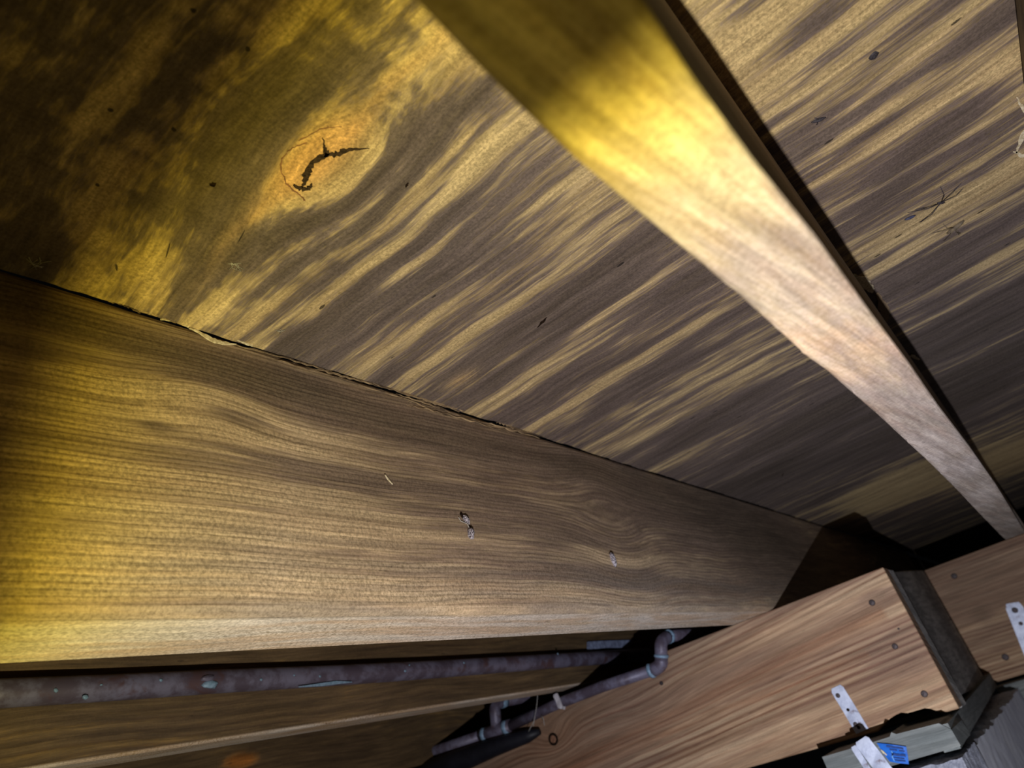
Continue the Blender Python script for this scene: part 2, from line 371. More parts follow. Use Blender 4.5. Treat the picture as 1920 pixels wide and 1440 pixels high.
for px, py, l, wd, an in [(763, 346, 10, .0018, -60), (725, 585, 8, .002, -60), (850, 570, 16, .0016, -55), (1016, 603, 26, .004, -48), (1069, 289, 10, .0022, -50), (400, 345, 8, .004, 80), (1190, 330, 8, .001, -40), (1467, 890, 8, .001, -70)]:
    a = math.radians(an); d = np.array([math.cos(a), math.sin(a)]) * l / 2
    P, W = dense([plyp(px - d[0], py - d[1], -.0006), plyp(px, py, -.0006), plyp(px + d[0], py + d[1], -.0006)], [wd * .3, wd, wd * .3], 3, .0004)
    ribbon('pit', P, W, M_dark, sheet_a, thick=.0006, jitter=.4)

# ------------------------------------------------------------------ joists
def joist(name, x0, x1, y0, y1, z0, z1, mat, label, pith=(.0, .0), st_fn=None, sx=.008, sz=.008, ease=.004, shape=None, wig=0.0, parent=None, group=None, xfar=1.4, ccoef=1.0, gcfn=None):
    xs = list(np.arange(x0, min(xfar, x1), sx)) + list(np.arange(max(xfar, x0), x1, .03)) + [x1] if x1 > xfar else lin(x0, x1, sx)
    V, Fc = grid_box(xs, lin(y0, y1, .012, ease), lin(z0, z1, sz, ease))
    V = rnd_edges(V, (x0, y0, z0), (x1, y1, z1), ease)
    base = V.copy()
    if shape is not None: V = shape(V, base)
    X, Y, Z = base.T
    gu = np.hypot((Y - pith[0]), (Z - pith[1]))
    gu = gu + wig * vnoise(X * 4 + Z * 3, 17)
    gc = np.stack([gu, X, .3 * Y + .3 * Z], 1)
    if gcfn is not None: gc = gcfn(base, gc)
    st = np.zeros((len(V), 3))
    if st_fn is not None: st_fn(base, st, gc)
    o = mesh(name, V, Fc, mat, parent, gc=gc, st=st)
    if label: tag(o, label, 'joist', group)
    return o
# --- joist one: the wide face at the lower left
J1 = [(450, 780, .035, .006, .9), (290, 800, .02, .004, .7), (290, 570 + 230, .01, .004, .5), (250, 640, .10, .010, .5), (420, 690, .12, .014, .9), (560, 730, .12, .016, .9),
      (800, 820, .12, .016, .9), (1000, 850, .2, .012, 1.0), (1250, 920, .3, .03, 1.2), (1400, 1000, .3, .06, 1.3), (60, 570, .05, .02, .7), (30, 660, .02, .01, .6),
      (220, 830, .05, .006, .5), (130, 980, .05, .006, .4), (700, 900, .10, .012, .5), (900, 930, .1, .01, .7), (1050, 1010, .15, .01, .8), (850, 1020, .1, .006, .5),
      (1150, 1080, .2, .01, .8), (1300, 1100, .3, .012, .7), (600, 1080, .1, .006, .3), (500, 1130, .1, .004, .4),
      (250, 730, .12, .010, -.7), (500, 830, .12, .008, -.7), (350, 900, .12, .008, -.7), (120, 800, .08, .012, -.7), (100, 900, .08, .012, -.6), (700, 1000, .2, .010, -.6),
      (300, 1050, .15, .016, -.6), (700, 1120, .25, .012, -.6), (120, 560, .03, .006, -.5), (400, 600, .06, .004, -.5), (950, 1100, .2, .008, -.5)]
J1 = [(at(px, py, 1, .418), a, b, s) for px, py, a, b, s in J1]
K1 = at(1140, 960, 1, .418)
def st_j1(B, st, gc):
    X, Y, Z = B.T
    side = (Y < .43)
    for p, a, b, s in J1:
        st[:, 0] += np.where(side, s * np.exp(-(((X - p[0]) / a) ** 2 + ((Z - p[2]) / b) ** 2)) * .6, 0)
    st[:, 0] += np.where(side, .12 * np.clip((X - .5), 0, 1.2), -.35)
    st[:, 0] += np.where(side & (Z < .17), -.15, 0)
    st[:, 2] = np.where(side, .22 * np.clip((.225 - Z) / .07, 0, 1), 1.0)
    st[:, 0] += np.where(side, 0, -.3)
def gc_j1(B, gc):
    X, Y, Z = B.T
    # cathedral sweep around the small knot and a hump at the left
    bend = .030 * np.exp(-((X - K1[0]) / .09) ** 2) * np.tanh((Z - K1[2]) / .03) * np.exp(-np.abs(Z - K1[2]) / .09)
    hump = .010 * np.exp(-((X - .27) / .05) ** 2) * np.exp(-((Z - .31) / .03) ** 2)
    gc[:, 0] = Z * 1.0 + .25 * (Y - .418) - bend - hump - .045 * X * (Z - .145) / .23 + .004 * vnoise(X * 5, 5)
    return gc
def sh_j1(V, B):
    X, Y, Z = B.T
    top = Z > PL - .001
    gap = .0010 + .0050 * np.exp(-((X - .32) / .055) ** 2) + .0085 * np.exp(-((X - .53) / .13) ** 2) + .0006 * vnoise(X * 30, 8) + .0008 * np.clip(vnoise(X * 90, 18), 0, 1) * (X < .8)
    gap = np.clip(gap, .0006, 1)
    V[top, 2] -= gap[top]
    e = (Z < HB + .001) & ((Y < .419) | (Y > .504))
    V[e, 2] += .0008 * np.abs(vnoise(X[e] * 60, 31)); V[e, 1] += .0008 * vnoise(X[e] * 50, 33)
    return V
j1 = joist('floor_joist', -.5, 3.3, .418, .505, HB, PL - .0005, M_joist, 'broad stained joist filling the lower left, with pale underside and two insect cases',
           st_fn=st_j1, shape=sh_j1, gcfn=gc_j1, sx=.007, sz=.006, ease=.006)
# --- joist two: seen from straight below, bright underside, narrowing to the girder
LW = [(-.5, .042), (.08, .042), (.109, .044), (.144, .045), (.195, .044), (.272, .042), (.364, .042), (.384, .0405), (.405, .040), (.453, .0395), (.524, .0385), (.737, .038), (.93, .039), (1.2, .042), (1.6, .0455)]
RW = [(-.5, .006), (.12, .006), (.153, .0075), (.2, .0075), (.266, .0055), (.354, .0055), (.451, .0045), (.565, .005), (.735, .0035), (1.0, .0035), (1.57, .009)]
def sh_j2(V, B):
    X, Y, Z = B.T
    lo_ = np.interp(X, [a for a, b in RW], [b for a, b in RW]); hi_ = np.interp(X, [a for a, b in LW], [b for a, b in LW])
    low = np.clip((HB + .03 - Z) / .03, 0, 1)
    t = (Y - .007) / (.0432 - .007)
    yl = lo_ * low + .0065 * (1 - low); yh = hi_ * low + .0445 * (1 - low)
    V[:, 1] = yl + t * (yh - yl) + (V[:, 1] - B[:, 1]) + np.where(Z < HB + .001, (.0007 * vnoise(X * 70, 41)) * (Y > .04), 0)
    # the underside is a touch split along the waney edge
    return V
def st_j2(B, st, gc):
    X, Y, Z = B.T
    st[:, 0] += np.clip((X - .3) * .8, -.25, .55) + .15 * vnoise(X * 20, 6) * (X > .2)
    st[:, 0] += 2.0 * ((Y < .0075) & (Z > HB + .004))  # dark wood on the right side, deepened to paint in its shade
    st[:, 1] += .35 * np.exp(-((X - .38) / .12) ** 2) * np.clip(.6 + .6 * vnoise(X * 25 + Y * 60, 12), 0, 1)
def gc_j2(B, gc):
    X, Y, Z = B.T
    gc[:, 0] = (Y - .02) * 1.0 + .10 * X + .0012 * vnoise(X * 9, 77) + Z * .35
    return gc
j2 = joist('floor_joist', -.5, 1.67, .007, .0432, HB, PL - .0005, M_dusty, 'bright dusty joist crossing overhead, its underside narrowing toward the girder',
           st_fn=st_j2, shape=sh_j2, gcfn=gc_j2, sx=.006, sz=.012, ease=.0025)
# its notched tail bearing on the far header
Vt, Ft = grid_box(lin(1.6695, 2.57, .05), lin(.0065, .0445, .012), lin(.2215, PL - .0005, .03))
gct = np.stack([Vt[:, 1] + .4 * Vt[:, 2], Vt[:, 0], Vt[:, 2] * .3], 1)
mesh('notched_end', Vt, Ft, M_dusty, j2, gc=gct, st=np.zeros((len(Vt), 3)) + [.4, 0, 0])
# --- joist beside the right-hand edge of the frame
joist('floor_joist', -.5, 2.57, -.216, -.1775, .225, PL - .0005, M_old, 'olive brown joist edge just entering the frame at the top right corner', sx=.02, sz=.02,
      st_fn=lambda B, st, gc: st.__setitem__((slice(None), 0), .2), wig=.004)
# --- joists beyond the first one
def st_j3(B, st, gc):
    X, Y, Z = B.T
    st[:, 0] += .25 * np.clip((X - .3), 0, 1) + .35 * np.exp(-((Z - .27) / .04) ** 2) + np.where((Z < HB + .004), -.6, 0) + .5 * np.exp(-((X - .62) / .08) ** 2 - ((Z - .17) / .02) ** 2)
    st[:, 1] += .15; st[:, 2] += .8 * (Z < HB + .004)
j3 = joist('floor_joist', -.5, 2.9, .875, .925, HB + .002, PL - .0005, M_old, 'brown joist behind the broad one, with the long tarnished pipe along its face', pith=(.84, .02),
           st_fn=st_j3, sx=.012, sz=.010, wig=.004, ease=.004)
def st_j4(B, st, gc):
    X, Y, Z = B.T
    st[:, 1] += 1.0 * np.exp(-(((X - .835) / .035) ** 2 + ((Z - .176) / .013) ** 2) ** 2) + .15
    st[:, 0] += .15 - .8 * st[:, 1] * (st[:, 1] > .3)
j4 = joist('floor_joist', -.5, 2.9, 1.28, 1.32, .10, PL - .0005, M_old, 'farthest brown joist at the bottom left, with a round orange knot', pith=(1.2, .05),
           st_fn=st_j4, sx=.012, sz=.008, wig=.004, ease=.004)

# splintered plies along the seam between deck and first joist
def seam(px, py, dy=0, dz=0):
    p = at(px, py, 1, .4195); return np.array([p[0], .4195 + dy, p[2] + dz])
TW = [([(300, 600), (330, 603), (352, 612), (372, 622)], [.001, .002, .0026, .001], 'pale', -.001),
      ([(352, 618), (372, 626), (395, 640), (415, 646), (440, 648)], [.0006, .002, .0042, .003, .0005], 'pale', -.002),
      ([(382, 618), (396, 619), (411, 629)], [.0006, .0035, .002], 'pale', -.003),
      ([(414, 624), (424, 627), (440, 636), (455, 645), (470, 652)], [.002, .005, .005, .004, .001], 'pale', -.003)]
for i, (pts, wd, kd, dy) in enumerate(TW):
    P, W = dense([seam(*q, dy) for q in pts], wd, 4, .0004, 1)
    ribbon('torn_veneer', P, W, M_pale, sheet_a, up=(0, -1, 0), thick=.0012, jitter=.3)
M_splint = wood('splintered_ply', (196, 170, 130), (130, 106, 80), (60, 46, 36), (60, 50, 46), ringf=40, ring_amt=.2, streak=60, stretch=.1, thr=.56, seed=9)
def spl(a, b, n, wd, dz, sd):
    P = []; rs = random.Random(sd)
    for k in range(n + 1):
        t = k / n; x = a[0] + (b[0] - a[0]) * t; y = a[1] + (b[1] - a[1]) * t
        P.append(seam(x, y + rs.uniform(-1.6, 1.6), -.001 - .0016 * math.sin(t * 3.14), dz))
    W = [wd * (.15 + math.sin(max(.02, min(.98, k / n)) * 3.14)) * rs.uniform(.5, 1.2) for k in range(n + 1)]
    V0 = len(P)
    o = ribbon('splinter', P, W, M_splint, sheet_a, up=(0, -1, 0), thick=.0012, jitter=.3)
    me = o.data; n_ = len(me.vertices); cc = np.zeros(n_ * 3, np.float32); me.vertices.foreach_get('co', cc); cc = cc.reshape(-1, 3)
    a1 = me.attributes.new('gc', 'FLOAT_VECTOR', 'POINT'); a1.data.foreach_set('vector', np.stack([cc[:, 2] + cc[:, 1] + sd, cc[:, 0], cc[:, 1]], 1).astype(np.float32).ravel())
    me.attributes.new('st', 'FLOAT_VECTOR', 'POINT')
for a, b, wd, sd in [((440, 648), (640, 705), .0016, 1), ((500, 672), (720, 738), .0012, 2), ((560, 688), (700, 722), .0016, 3), ((600, 700), (830, 775), .0014, 4), ((650, 708), (790, 748), .0018, 5),
                     ((700, 722), (860, 772), .0022, 6), ((740, 740), (880, 788), .0016, 7), ((770, 748), (900, 780), .0014, 8), ((800, 768), (960, 815), .0014, 9), ((860, 782), (1010, 822), .0014, 10),
                     ((250, 583), (330, 606), .0010, 11), ((790, 752), (850, 765), .0036, 12), ((900, 796), (1040, 824), .0018, 13), ((200, 565), (262, 588), .0008, 14), ((930, 792), (985, 812), .0030, 15),
                     ((640, 712), (800, 765), .0010, 16), ((760, 760), (850, 783), .0010, 17)]:
    spl(a, b, 18, wd, 0, sd)
def blob(name, c, r, mat, parent=None, sc=(1, 1, 1), seed=0, sub=2, amp=.25):
    import bmesh
    bm = bmesh.new(); bmesh.ops.create_icosphere(bm, subdivisions=sub, radius=1)
    rs = random.Random(seed); V = []
    for v in bm.verts:
        k = 1 + amp * (math.sin(v.co.x * 4 + seed) * math.cos(v.co.y * 5 + seed * 2) * .6 + rs.uniform(-.3, .3))
        V.append((c[0] + v.co.x * r * sc[0] * k, c[1] + v.co.y * r * sc[1] * k, c[2] + v.co.z * r * sc[2] * k))
    Fc = [[v.index for v in f.verts] for f in bm.faces]; bm.free()
    return mesh(name, V, Fc, mat, parent, smooth=True)
o = blob('glue_drip', seam(1051, 826, -.004), .0052, M_foam, None, (1.2, .8, .8), 3)
tag(o, 'small off-white blob of dried glue on the seam above the broad joist', 'glue')
# torn white veneer at the right edge of the deck and along the overhead joist
for pts, wd in (([(1903, 285), (1912, 262), (1921, 245), (1930, 232)], [.002, .004, .007, .006]), ([(1898, 282), (1915, 290), (1935, 292)], [.001, .004, .006]),
                ([(1904, 180), (1912, 195), (1925, 215)], [.0006, .002, .003])):
    P, W = dense([plyp(*q, -.0015) for q in pts], wd, 4, .0006); ribbon('torn_veneer', P, W, M_pale, sheet_b, thick=.001, jitter=.4)
for pts, wd in (([(1597, 512), (1612, 522), (1628, 536), (1634, 546)], [.003, .010, .010, .002]), ([(1642, 548), (1655, 572), (1656, 590), (1662, 600)], [.003, .012, .008, .002]),
                ([(1706, 664), (1722, 672)], [.006, .002]), ([(1275, 45), (1290, 70), (1302, 95)], [.002, .004, .001])):
    P, W = dense([plyp(*q, -.0022) for q in pts], wd, 4, .0008); ribbon('torn_veneer', P, W, M_pale if pts[0][0] != 1642 else M_splint, sheet_b, thick=.0012, jitter=.4)

# ------------------------------------------------------------------ girder, return board, header
def board(name, lo, hi, mat, axis, label=None, cat='board', parent=None, sp=.02, ease=.002, st_fn=None, edge=None, gf=None, tilt=None):
    st_ = [sp, sp, sp]
    V, Fc = grid_box(*[lin(lo[a], hi[a], st_[a], ease) for a in range(3)])
    V = rnd_edges(V, lo, hi, ease); B = V.copy()
    oth = [a for a in range(3) if a != axis]
    gu = B[:, oth[0]] * .35 + B[:, oth[1]]
    gc = np.stack([gu, B[:, axis], B[:, oth[0]] * .3], 1)
    if gf is not None: gc = gf(B, gc)
    st = np.zeros((len(V), 3))
    if st_fn is not None: st_fn(B, st)
    if edge is not None: V = edge(V, B)
    if tilt is not None: V = tilt(V)
    o = mesh(name, V, Fc, mat, parent, gc=gc, st=st)
    if label: tag(o, label, cat)
    return o
XA, YA, ZA = 1.345, .2152, -.0797
def st_gA(B, st):
    Y, Z = B[:, 1], B[:, 2]
    st[:, 1] += .6 * np.exp(-((Z - .055 + .10 * (Y - .5)) / .014) ** 2) * (Y > .25) + .6 * np.exp(-((Z - .02 + .05 * (Y - .5)) / .006) ** 2) * (Y > .3)
    st[:, 1] += .5 * np.exp(-(((Y - .97) / .12) ** 2 + ((Z - .06) / .04) ** 2))
    st[:, 0] += .9 * np.exp(-(((Y - .245) / .025) ** 2 + ((Z - .105) / .008) ** 2)) + .5 * np.exp(-(((Y - .25) / .06) ** 2 + ((Z - .02) / .025) ** 2)) + .35 * np.exp(-((Z - .14) / .008) ** 2)
    st[:, 0] += .35 * np.clip((Y - .6) / .3, 0, 1)
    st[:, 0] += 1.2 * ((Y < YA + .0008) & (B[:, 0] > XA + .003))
def gf_A(B, gc):
    Y, Z = B[:, 1], B[:, 2]
    kn = np.hypot(Y - .96, (Z - .064) * 1.6)
    gc[:, 0] = Z + .09 * (Y - .4) + .012 * np.exp(-((Y - .72) / .10) ** 2) * np.exp(-((Z - .06) / .03) ** 2) + .03 * np.exp(-(kn / .05) ** 2) + B[:, 0] * .3
    return gc
def edge_A(V, B):      # the lower edge is notched: a rounded bite near the end and a chipped corner
    Y = B[:, 1]; low = B[:, 2] < ZA + .0001 + .002
    bite = .011 * np.clip((Y - .238) / .02, 0, 1) * (Y < .335) * np.clip((.345 - Y) / .03, 0, 1)
    bite = bite + .006 * np.exp(-((Y - .300) / .005) ** 2)
    V[low, 2] += bite[low]
    return notch(V, B)
def notch(V, B):      # shallow notch in the top edge where the thin pipe lies
    m = (B[:, 2] > HB - .004) & (B[:, 1] > .655)
    V[m, 2] -= .014
    return V
girder = empty('girder', (XA, .9, ZA), 'reddish tan girder board crossing under the joists, with the long galvanised strap', 'girder')
gA = board('face_board', (XA, YA, ZA), (XA + .038, 2.4, HB - .0005), M_fir, 1, parent=girder, sp=.009, st_fn=st_gA, edge=edge_A, gf=gf_A)
gB = board('backing_board', (XA + .0385, YA + .0012, ZA - .002), (XA + .09, 2.4, HB - .001), M_greywood, 1, parent=girder, sp=.02, edge=notch)
gC = board('packing_strip', (XA + .0905, YA + .0075, ZA + .004), (XA + .125, 2.4, HB - .001), M_greywood, 1, parent=girder, sp=.02, edge=notch)
XB = 2.53
def tiltC(V):
    t = (V[:, 0] - 1.47) / (2.53 - 1.47)
    V[:, 1] += t * .068; top = V[:, 2] > 0
    V[:, 2] += np.where(top, t * .073 * np.clip(V[:, 2] / .15, 0, 1), -t * .044 * np.clip(-V[:, 2] / .07, 0, 1))
    return V
rb = board('return_board', (1.475, .2372, -.0700), (2.529, .275, .1500), M_greywood, 0, 'dark grey board running back from the girder end to the farther board', 'board', sp=.03, tilt=tiltC,
           st_fn=lambda B, st: st.__setitem__((slice(None), 0), .25 * np.sin(B[:, 0] * 9)))
def st_hB(B, st):
    Y, Z = B[:, 1], B[:, 2]
    st[:, 0] += 1.2 * np.exp(-(((Y - at(1838, 1152, 0, XB)[1]) / .02) ** 2 + ((Z - at(1838, 1152, 0, XB)[2]) / .013) ** 2)) + .3 * (Z > .05)
hd = empty('header_board', (XB, 0, -.114), 'farther tan board at the right edge, beyond the grey return board', 'board')
hb = board('board_face', (XB, -1.0, -.1133), (XB + .038, .3035, .2205), M_fir, 1, parent=hd, sp=.014, st_fn=st_hB)

def disc(name, c, r, mat, parent, n=12, thick=.0015, dome=.3):
    V = []; Fc = []
    for k in range(n):
        a = 2 * math.pi * k / n; V.append((c[0], c[1] + r * math.cos(a), c[2] + r * math.sin(a)))
    for k in range(n):
        a = 2 * math.pi * k / n; V.append((c[0] - thick, c[1] + r * .8 * math.cos(a), c[2] + r * .8 * math.sin(a)))
    V.append((c[0] - thick * (1 + dome), c[1], c[2]))
    for k in range(n):
        Fc.append((k, (k + 1) % n, n + (k + 1) % n, n + k)); Fc.append((n + k, n + (k + 1) % n, 2 * n))
    return mesh(name, V, Fc, mat, parent)
for px, py, r in [(1635, 1130, .0052), (1678, 1212, .0048), (1733, 1301, .0052), (1685, 1179, .0018), (1240, 1281, .004)]:
    disc('nail_head', at(px, py, 0, XA - .0003), r, M_nail, girder)
for px, py, r in [(1789, 1080, .0085), (1885, 1232, .009)]:
    disc('nail_head', at(px, py, 0, XB - .0003), r, M_nail, hd)
# loose knot with a dark ring near the pipes
kc = at(1037, 1386, 0, XA - .0006)
n = 20; V = []; Fc = []
for k in range(n):
    a = 2 * math.pi * k / n
    for rr, dx in ((.0075, -.0002), (.0105, -.0012), (.0125, .0004)): V.append((kc[0] + dx, kc[1] + rr * math.cos(a), kc[2] + rr * 1.0 * math.sin(a)))
for k in range(n):
    a, b = k * 3, ((k + 1) % n) * 3; Fc += [(a, b, b + 1, a + 1), (a + 1, b + 1, b + 2, a + 2)]
mesh('knot_ring', V, Fc, M_dark, girder); disc('knot', kc, .0078, M_knotwood, girder, 14, .0008)

# ------------------------------------------------------------------ sill plates and foundation
def bevslab(name, outline, x0, x1, mat, label=None, cat=None, parent=None, plane='yz', amp=0):
    """prism: outline in (y, z) extruded along x, or outline in (x, y) extruded along z"""
    n = len(outline); V = []; Fc = []
    for k, xx in enumerate((x0, x1)):
        for a, b in outline: V.append((xx, a, b) if plane == 'yz' else (a, b, xx))
    Fc = [tuple(range(n)), tuple(range(2 * n - 1, n - 1, -1))] + [(i, n + i, n + (i + 1) % n, (i + 1) % n) for i in range(n)]
    V = np.array(V, float); gc = np.stack([V[:, 2] + .4 * V[:, 0], V[:, 1], V[:, 0] * .3], 1) if plane == 'yz' else np.stack([V[:, 1] * .7 + V[:, 2], V[:, 0], V[:, 2]], 1)
    o = mesh(name, V, Fc, mat, parent, gc=gc, st=np.zeros((len(V), 3)))
    if label: tag(o, label, cat)
    return o
XS = 1.252
sillA = bevslab('sill_plate', [(.2235, -.096), (.2225, -.1175), (.30, -.1195), (.413, -.123), (.413, -.0865), (.335, -.0855), (.306, -.0845), (.301, -.0795), (.296, -.0835), (.235, -.0845)][::-1], XS, XA + .02, M_sill,
                'smooth grey sill plate under the girder, behind the white strap', 'sill')
sillC = bevslab('sill_plate', [(1.256, .2245), (2.50, .2830), (2.50, .36), (1.366, .30), (1.366, .2600), (1.256, .2475)], -.121, -.0875, M_sill,
                'grey sill plate running back from the corner beneath the dark return board', 'sill', plane='xy')
sillD = bevslab('sill_plate', [(.281, -.121), (-1.0, -.121), (-1.0, -.174), (.281, -.174)], 2.44, 2.60, M_sill, 'greenish grey sill plate under the farther board at the right edge', 'sill')
# foundation: rough face, smooth return, rough far face
def conc(name, x0, x1, y0, y1, z0, z1, mat, sd, amp=.003, sp=.008, jag=.0):
    V, Fc = grid_box(lin(x0, x1, sp if x1 - x0 < .3 else .03), lin(y0, y1, sp if y1 - y0 < .7 else .02), lin(z0, z1, .02)); B = V.copy()
    rs = np.random.default_rng(sd)
    V += rs.uniform(-amp, amp, V.shape)
    top = B[:, 2] > z1 - 1e-6
    V[top, 2] += jag * vnoise(B[top, 0] * 40 + B[top, 1] * 33, sd) - jag
    return mesh(name, V, Fc, mat, None)
wa = conc('wall_front', 1.215, 1.36, .2215, .345, -.80, -.1275, M_conc, 3, .0016); tag(wa, kind='structure')
wr = conc('wall_return', 1.30, 2.47, .2330, .40, -.80, -.134, M_smooth, 4, .0006, jag=.004); tag(wr, kind='structure')
wb = conc('wall_back', 2.41, 2.62, -1.0, .30, -.80, -.183, M_conc, 5, .0016); tag(wb, kind='structure')

# ------------------------------------------------------------------ metal straps, blue tag
def strap(name, A, B, wdt, th, mat, parent, up=(-1, 0, 0), taper=0, jagged=False):
    """flat bar between A and B (centre line)"""
    A, B, up = (np.array(q, float) for q in (A, B, up)); d = B - A; L = np.linalg.norm(d); d /= L
    s = np.cross(d, up); s /= np.linalg.norm(s); n = 14; V = []; Fc = []
    for i in range(n + 1):
        t = i / n; c = A + d * L * t + up * (.0006 * math.sin(t * 9)); hw = wdt / 2 * (1 - (.25 if i == 0 else 0))
        e = (.004 if jagged and i == n else 0)
        for k, (a, b) in enumerate(((1, 1), (0, 1), (-1, 1), (-1, 0), (0, 0), (1, 0))):
            V.append(c + s * a * hw + up * b * th + d * e * (random.uniform(-1, 1) if e else 0))
    for i in range(n):
        for k in range(6):
            a = i * 6 + k; b = i * 6 + (k + 1) % 6; Fc.append((a, b, b + 6, a + 6))
    Fc += [(5, 4, 3, 2, 1, 0), tuple(n * 6 + k for k in range(6))]
    return mesh(name, V, Fc, mat, parent)
st1 = empty('metal_strap', (XA - .002, .36, -.09), 'white galvanised strap nailed to the girder, bent down over the sill beside the blue tag', 'strap')
a0 = (at(1555, 1290, 0, XA - .001) + at(1580, 1285, 0, XA - .001)) / 2; a1 = (at(1603, 1374, 0, XA - .001) + at(1632, 1368, 0, XA - .001)) / 2
strap('upper_strap', a0, a1, .022, .0012, M_strap, st1)
def offs(p, t): return at(*p, 0, XA - .0025)
b0 = at(1614, 1386, 0, XS - .003); b1 = at(1664, 1452, 0, XS - .003)
strap('lower_strap', b0, b1, .0235, .0012, M_strap, st1, jagged=True)
c0 = at(1600, 1399, 0, XS - .0018); c1 = at(1636, 1456, 0, XS - .0018)
strap('lower_strap', c0, c1, .009, .0010, M_strap, st1)
# the fold bridging the step from girder to sill: passes under the board's lower edge
V = []; hw = .0115
prof = [(XA - .001, a1), (XA - .012, a1 + (b0 - a1) * .35), (XS - .003, b0)]
for px, py, r in [(1571, 1304, .0042), (1590, 1331, .0026), (1604, 1358, .0040), (1610, 1364, .003)]:
    disc('nail_hole', at(px, py, 0, XA - .0024), r, M_nail if r > .003 else M_dark, st1, 10, .0008)
st2 = empty('metal_strap', (XB - .002, .13, .0), 'white galvanised strap cut by the right edge of the frame', 'strap')
d0 = (at(1884, 1132, 0, XB - .001) + at(1913, 1129, 0, XB - .001)) / 2; d1 = d0 + (at(1925, 1215, 0, XB - .001) - at(1897, 1145, 0, XB - .001)) * 2.0
strap('strap_bar', d0, d1, .042, .002, M_strap, st2)
for px, py, r in [(1903, 1144, .008), (1914, 1169, .0055), (1925, 1196, .006)]:
    disc('nail_hole', at(px, py, 0, XB - .0035), r, M_nail, st2, 10, .001)
tg = empty('warning_tag', (XS - .01, .3, -.10), 'small blue printed tag stuck on the sill beside the white strap', 'tag')
TQ = [at(1644, 1393, 0, XS - .006), at(1672, 1396, 0, XS - .007), at(1699, 1400, 0, XS - .006), at(1702, 1416, 0, XS - .006), at(1704, 1433, 0, XS - .005), at(1684, 1431, 0, XS - .006), at(1668, 1428, 0, XS - .005), at(1655, 1411, 0, XS - .005)]
n = len(TQ); V = [q for q in TQ] + [q + np.array([.0012, 0, 0]) for q in TQ]
mesh('tag_sheet', V, [tuple(range(n)), tuple(range(2 * n - 1, n - 1, -1))] + [(i, n + i, n + (i + 1) % n, (i + 1) % n) for i in range(n)], M_blue, tg)
for a, b, wd in [((1662, 1399), (1694, 1404), .0022), ((1668, 1405), (1682, 1407), .0016), ((1686, 1407.5), (1696, 1409), .0016), ((1672, 1414), (1698, 1417), .0030), ((1676, 1420.5), (1696, 1423), .0012), ((1678, 1425.5), (1698, 1427.5), .0014)]:
    p0, p1 = at(*a, 0, XS - .0085), at(*b, 0, XS - .0085)
    P = [p0 + (p1 - p0) * t for t in np.linspace(0, 1, 7)]; ribbon('print_line', P, [wd] * 7, M_print, tg, up=(-1, 0, 0), thick=.0003, jitter=.25)
P = [at(x, y, 0, XS - .0085) for x, y in [(1671, 1408), (1674, 1413), (1673, 1419), (1677, 1427)]]
ribbon('crease', P, [.0008, .0014, .0012, .0006], M_tagwhite, tg, up=(-1, 0, 0), thick=.0003)
P = [at(x, y, 0, XS - .0095) for x, y in [(1652, 1406), (1657, 1411), (1663, 1416)]]
ribbon('torn_corner', P, [.001, .0022, .0008], M_pale, tg, up=(-1, 0, 0), thick=.0006, jitter=.3)

# ------------------------------------------------------------------ pipes
def tube(name, pts, r, mat, parent=None, n=14, wob=0.0, seed=0):
    P = [np.array(p, float) for p in pts]; V = []; Fc = []; rs = random.Random(seed)
    rr = r if hasattr(r, '__len__') else [r] * len(P)
    up = np.array([0.02, .03, 1.0]); up /= np.linalg.norm(up); prev = None
    for i, p in enumerate(P):
        d = P[min(i + 1, len(P) - 1)] - P[max(i - 1, 0)]; d /= np.linalg.norm(d) + 1e-12
        if prev is None:
            s = np.cross(d, up)
            if np.linalg.norm(s) < .1: s = np.cross(d, np.array([0, 1., 0]))
        else: s = prev - d * (prev @ d)
        s /= np.linalg.norm(s); prev = s; b = np.cross(d, s)
        for k in range(n):
            a = 2 * math.pi * k / n; q = rr[i] * (1 + rs.uniform(-wob, wob)); V.append(p + s * q * math.cos(a) + b * q * math.sin(a))
    for i in range(len(P) - 1):
        for k in range(n): a = i * n + k; b = i * n + (k + 1) % n; Fc.append((a, b, b + n, a + n))
    Fc += [tuple(range(n - 1, -1, -1)), tuple((len(P) - 1) * n + k for k in range(n))]
    return mesh(name, V, Fc, mat, parent, smooth=True)
def arc(p0, p1, p2, n=7): p0, p1, p2 = map(np.array, (p0, p1, p2)); return [(1 - t) ** 2 * p0 + 2 * t * (1 - t) * p1 + t * t * p2 for t in np.linspace(0, 1, n)]
pp = [at(x, y, 1, .858) for x, y in [(-60, 1303), (0, 1300), (200, 1290), (400, 1278), (600, 1268), (800, 1256), (1000, 1242), (1100, 1235), (1215, 1227)]]
p1 = empty('long_pipe', (1, .858, .19), 'long straight tarnished pipe running beneath the broad joist, splashed with solder', 'pipe')
tube('pipe_run', [tuple(a) for a in pp], .0142, M_copper, p1, 18)
for px, py, l in [(390, 1272, .016), (395, 1283, .010)]:
    q = at(px, py, 1, .8445); blob('solder_lump', q, .006, M_solder if l < .012 else M_copper, p1, (1.6, .5, .8), int(px), 2, .5)
for px, py, r in [(105, 1294, .0022), (160, 1307, .003), (302, 1275, .002), (600, 1268, .0018), (490, 1274, .002), (552, 1266, .0015), (190, 1284, .0015), (870, 1243, .002), (760, 1258, .0025), (768, 1247, .0018), (1046, 1226, .0022)]:
    q = at(px, py, 1, .8435); blob('solder_splash', q, r, M_solder, p1, (1.2, .5, 1), px, 1, .4)
P = [at(x, y, 1, .845) for x, y in [(560, 1288), (600, 1284), (630, 1280), (660, 1279)]]
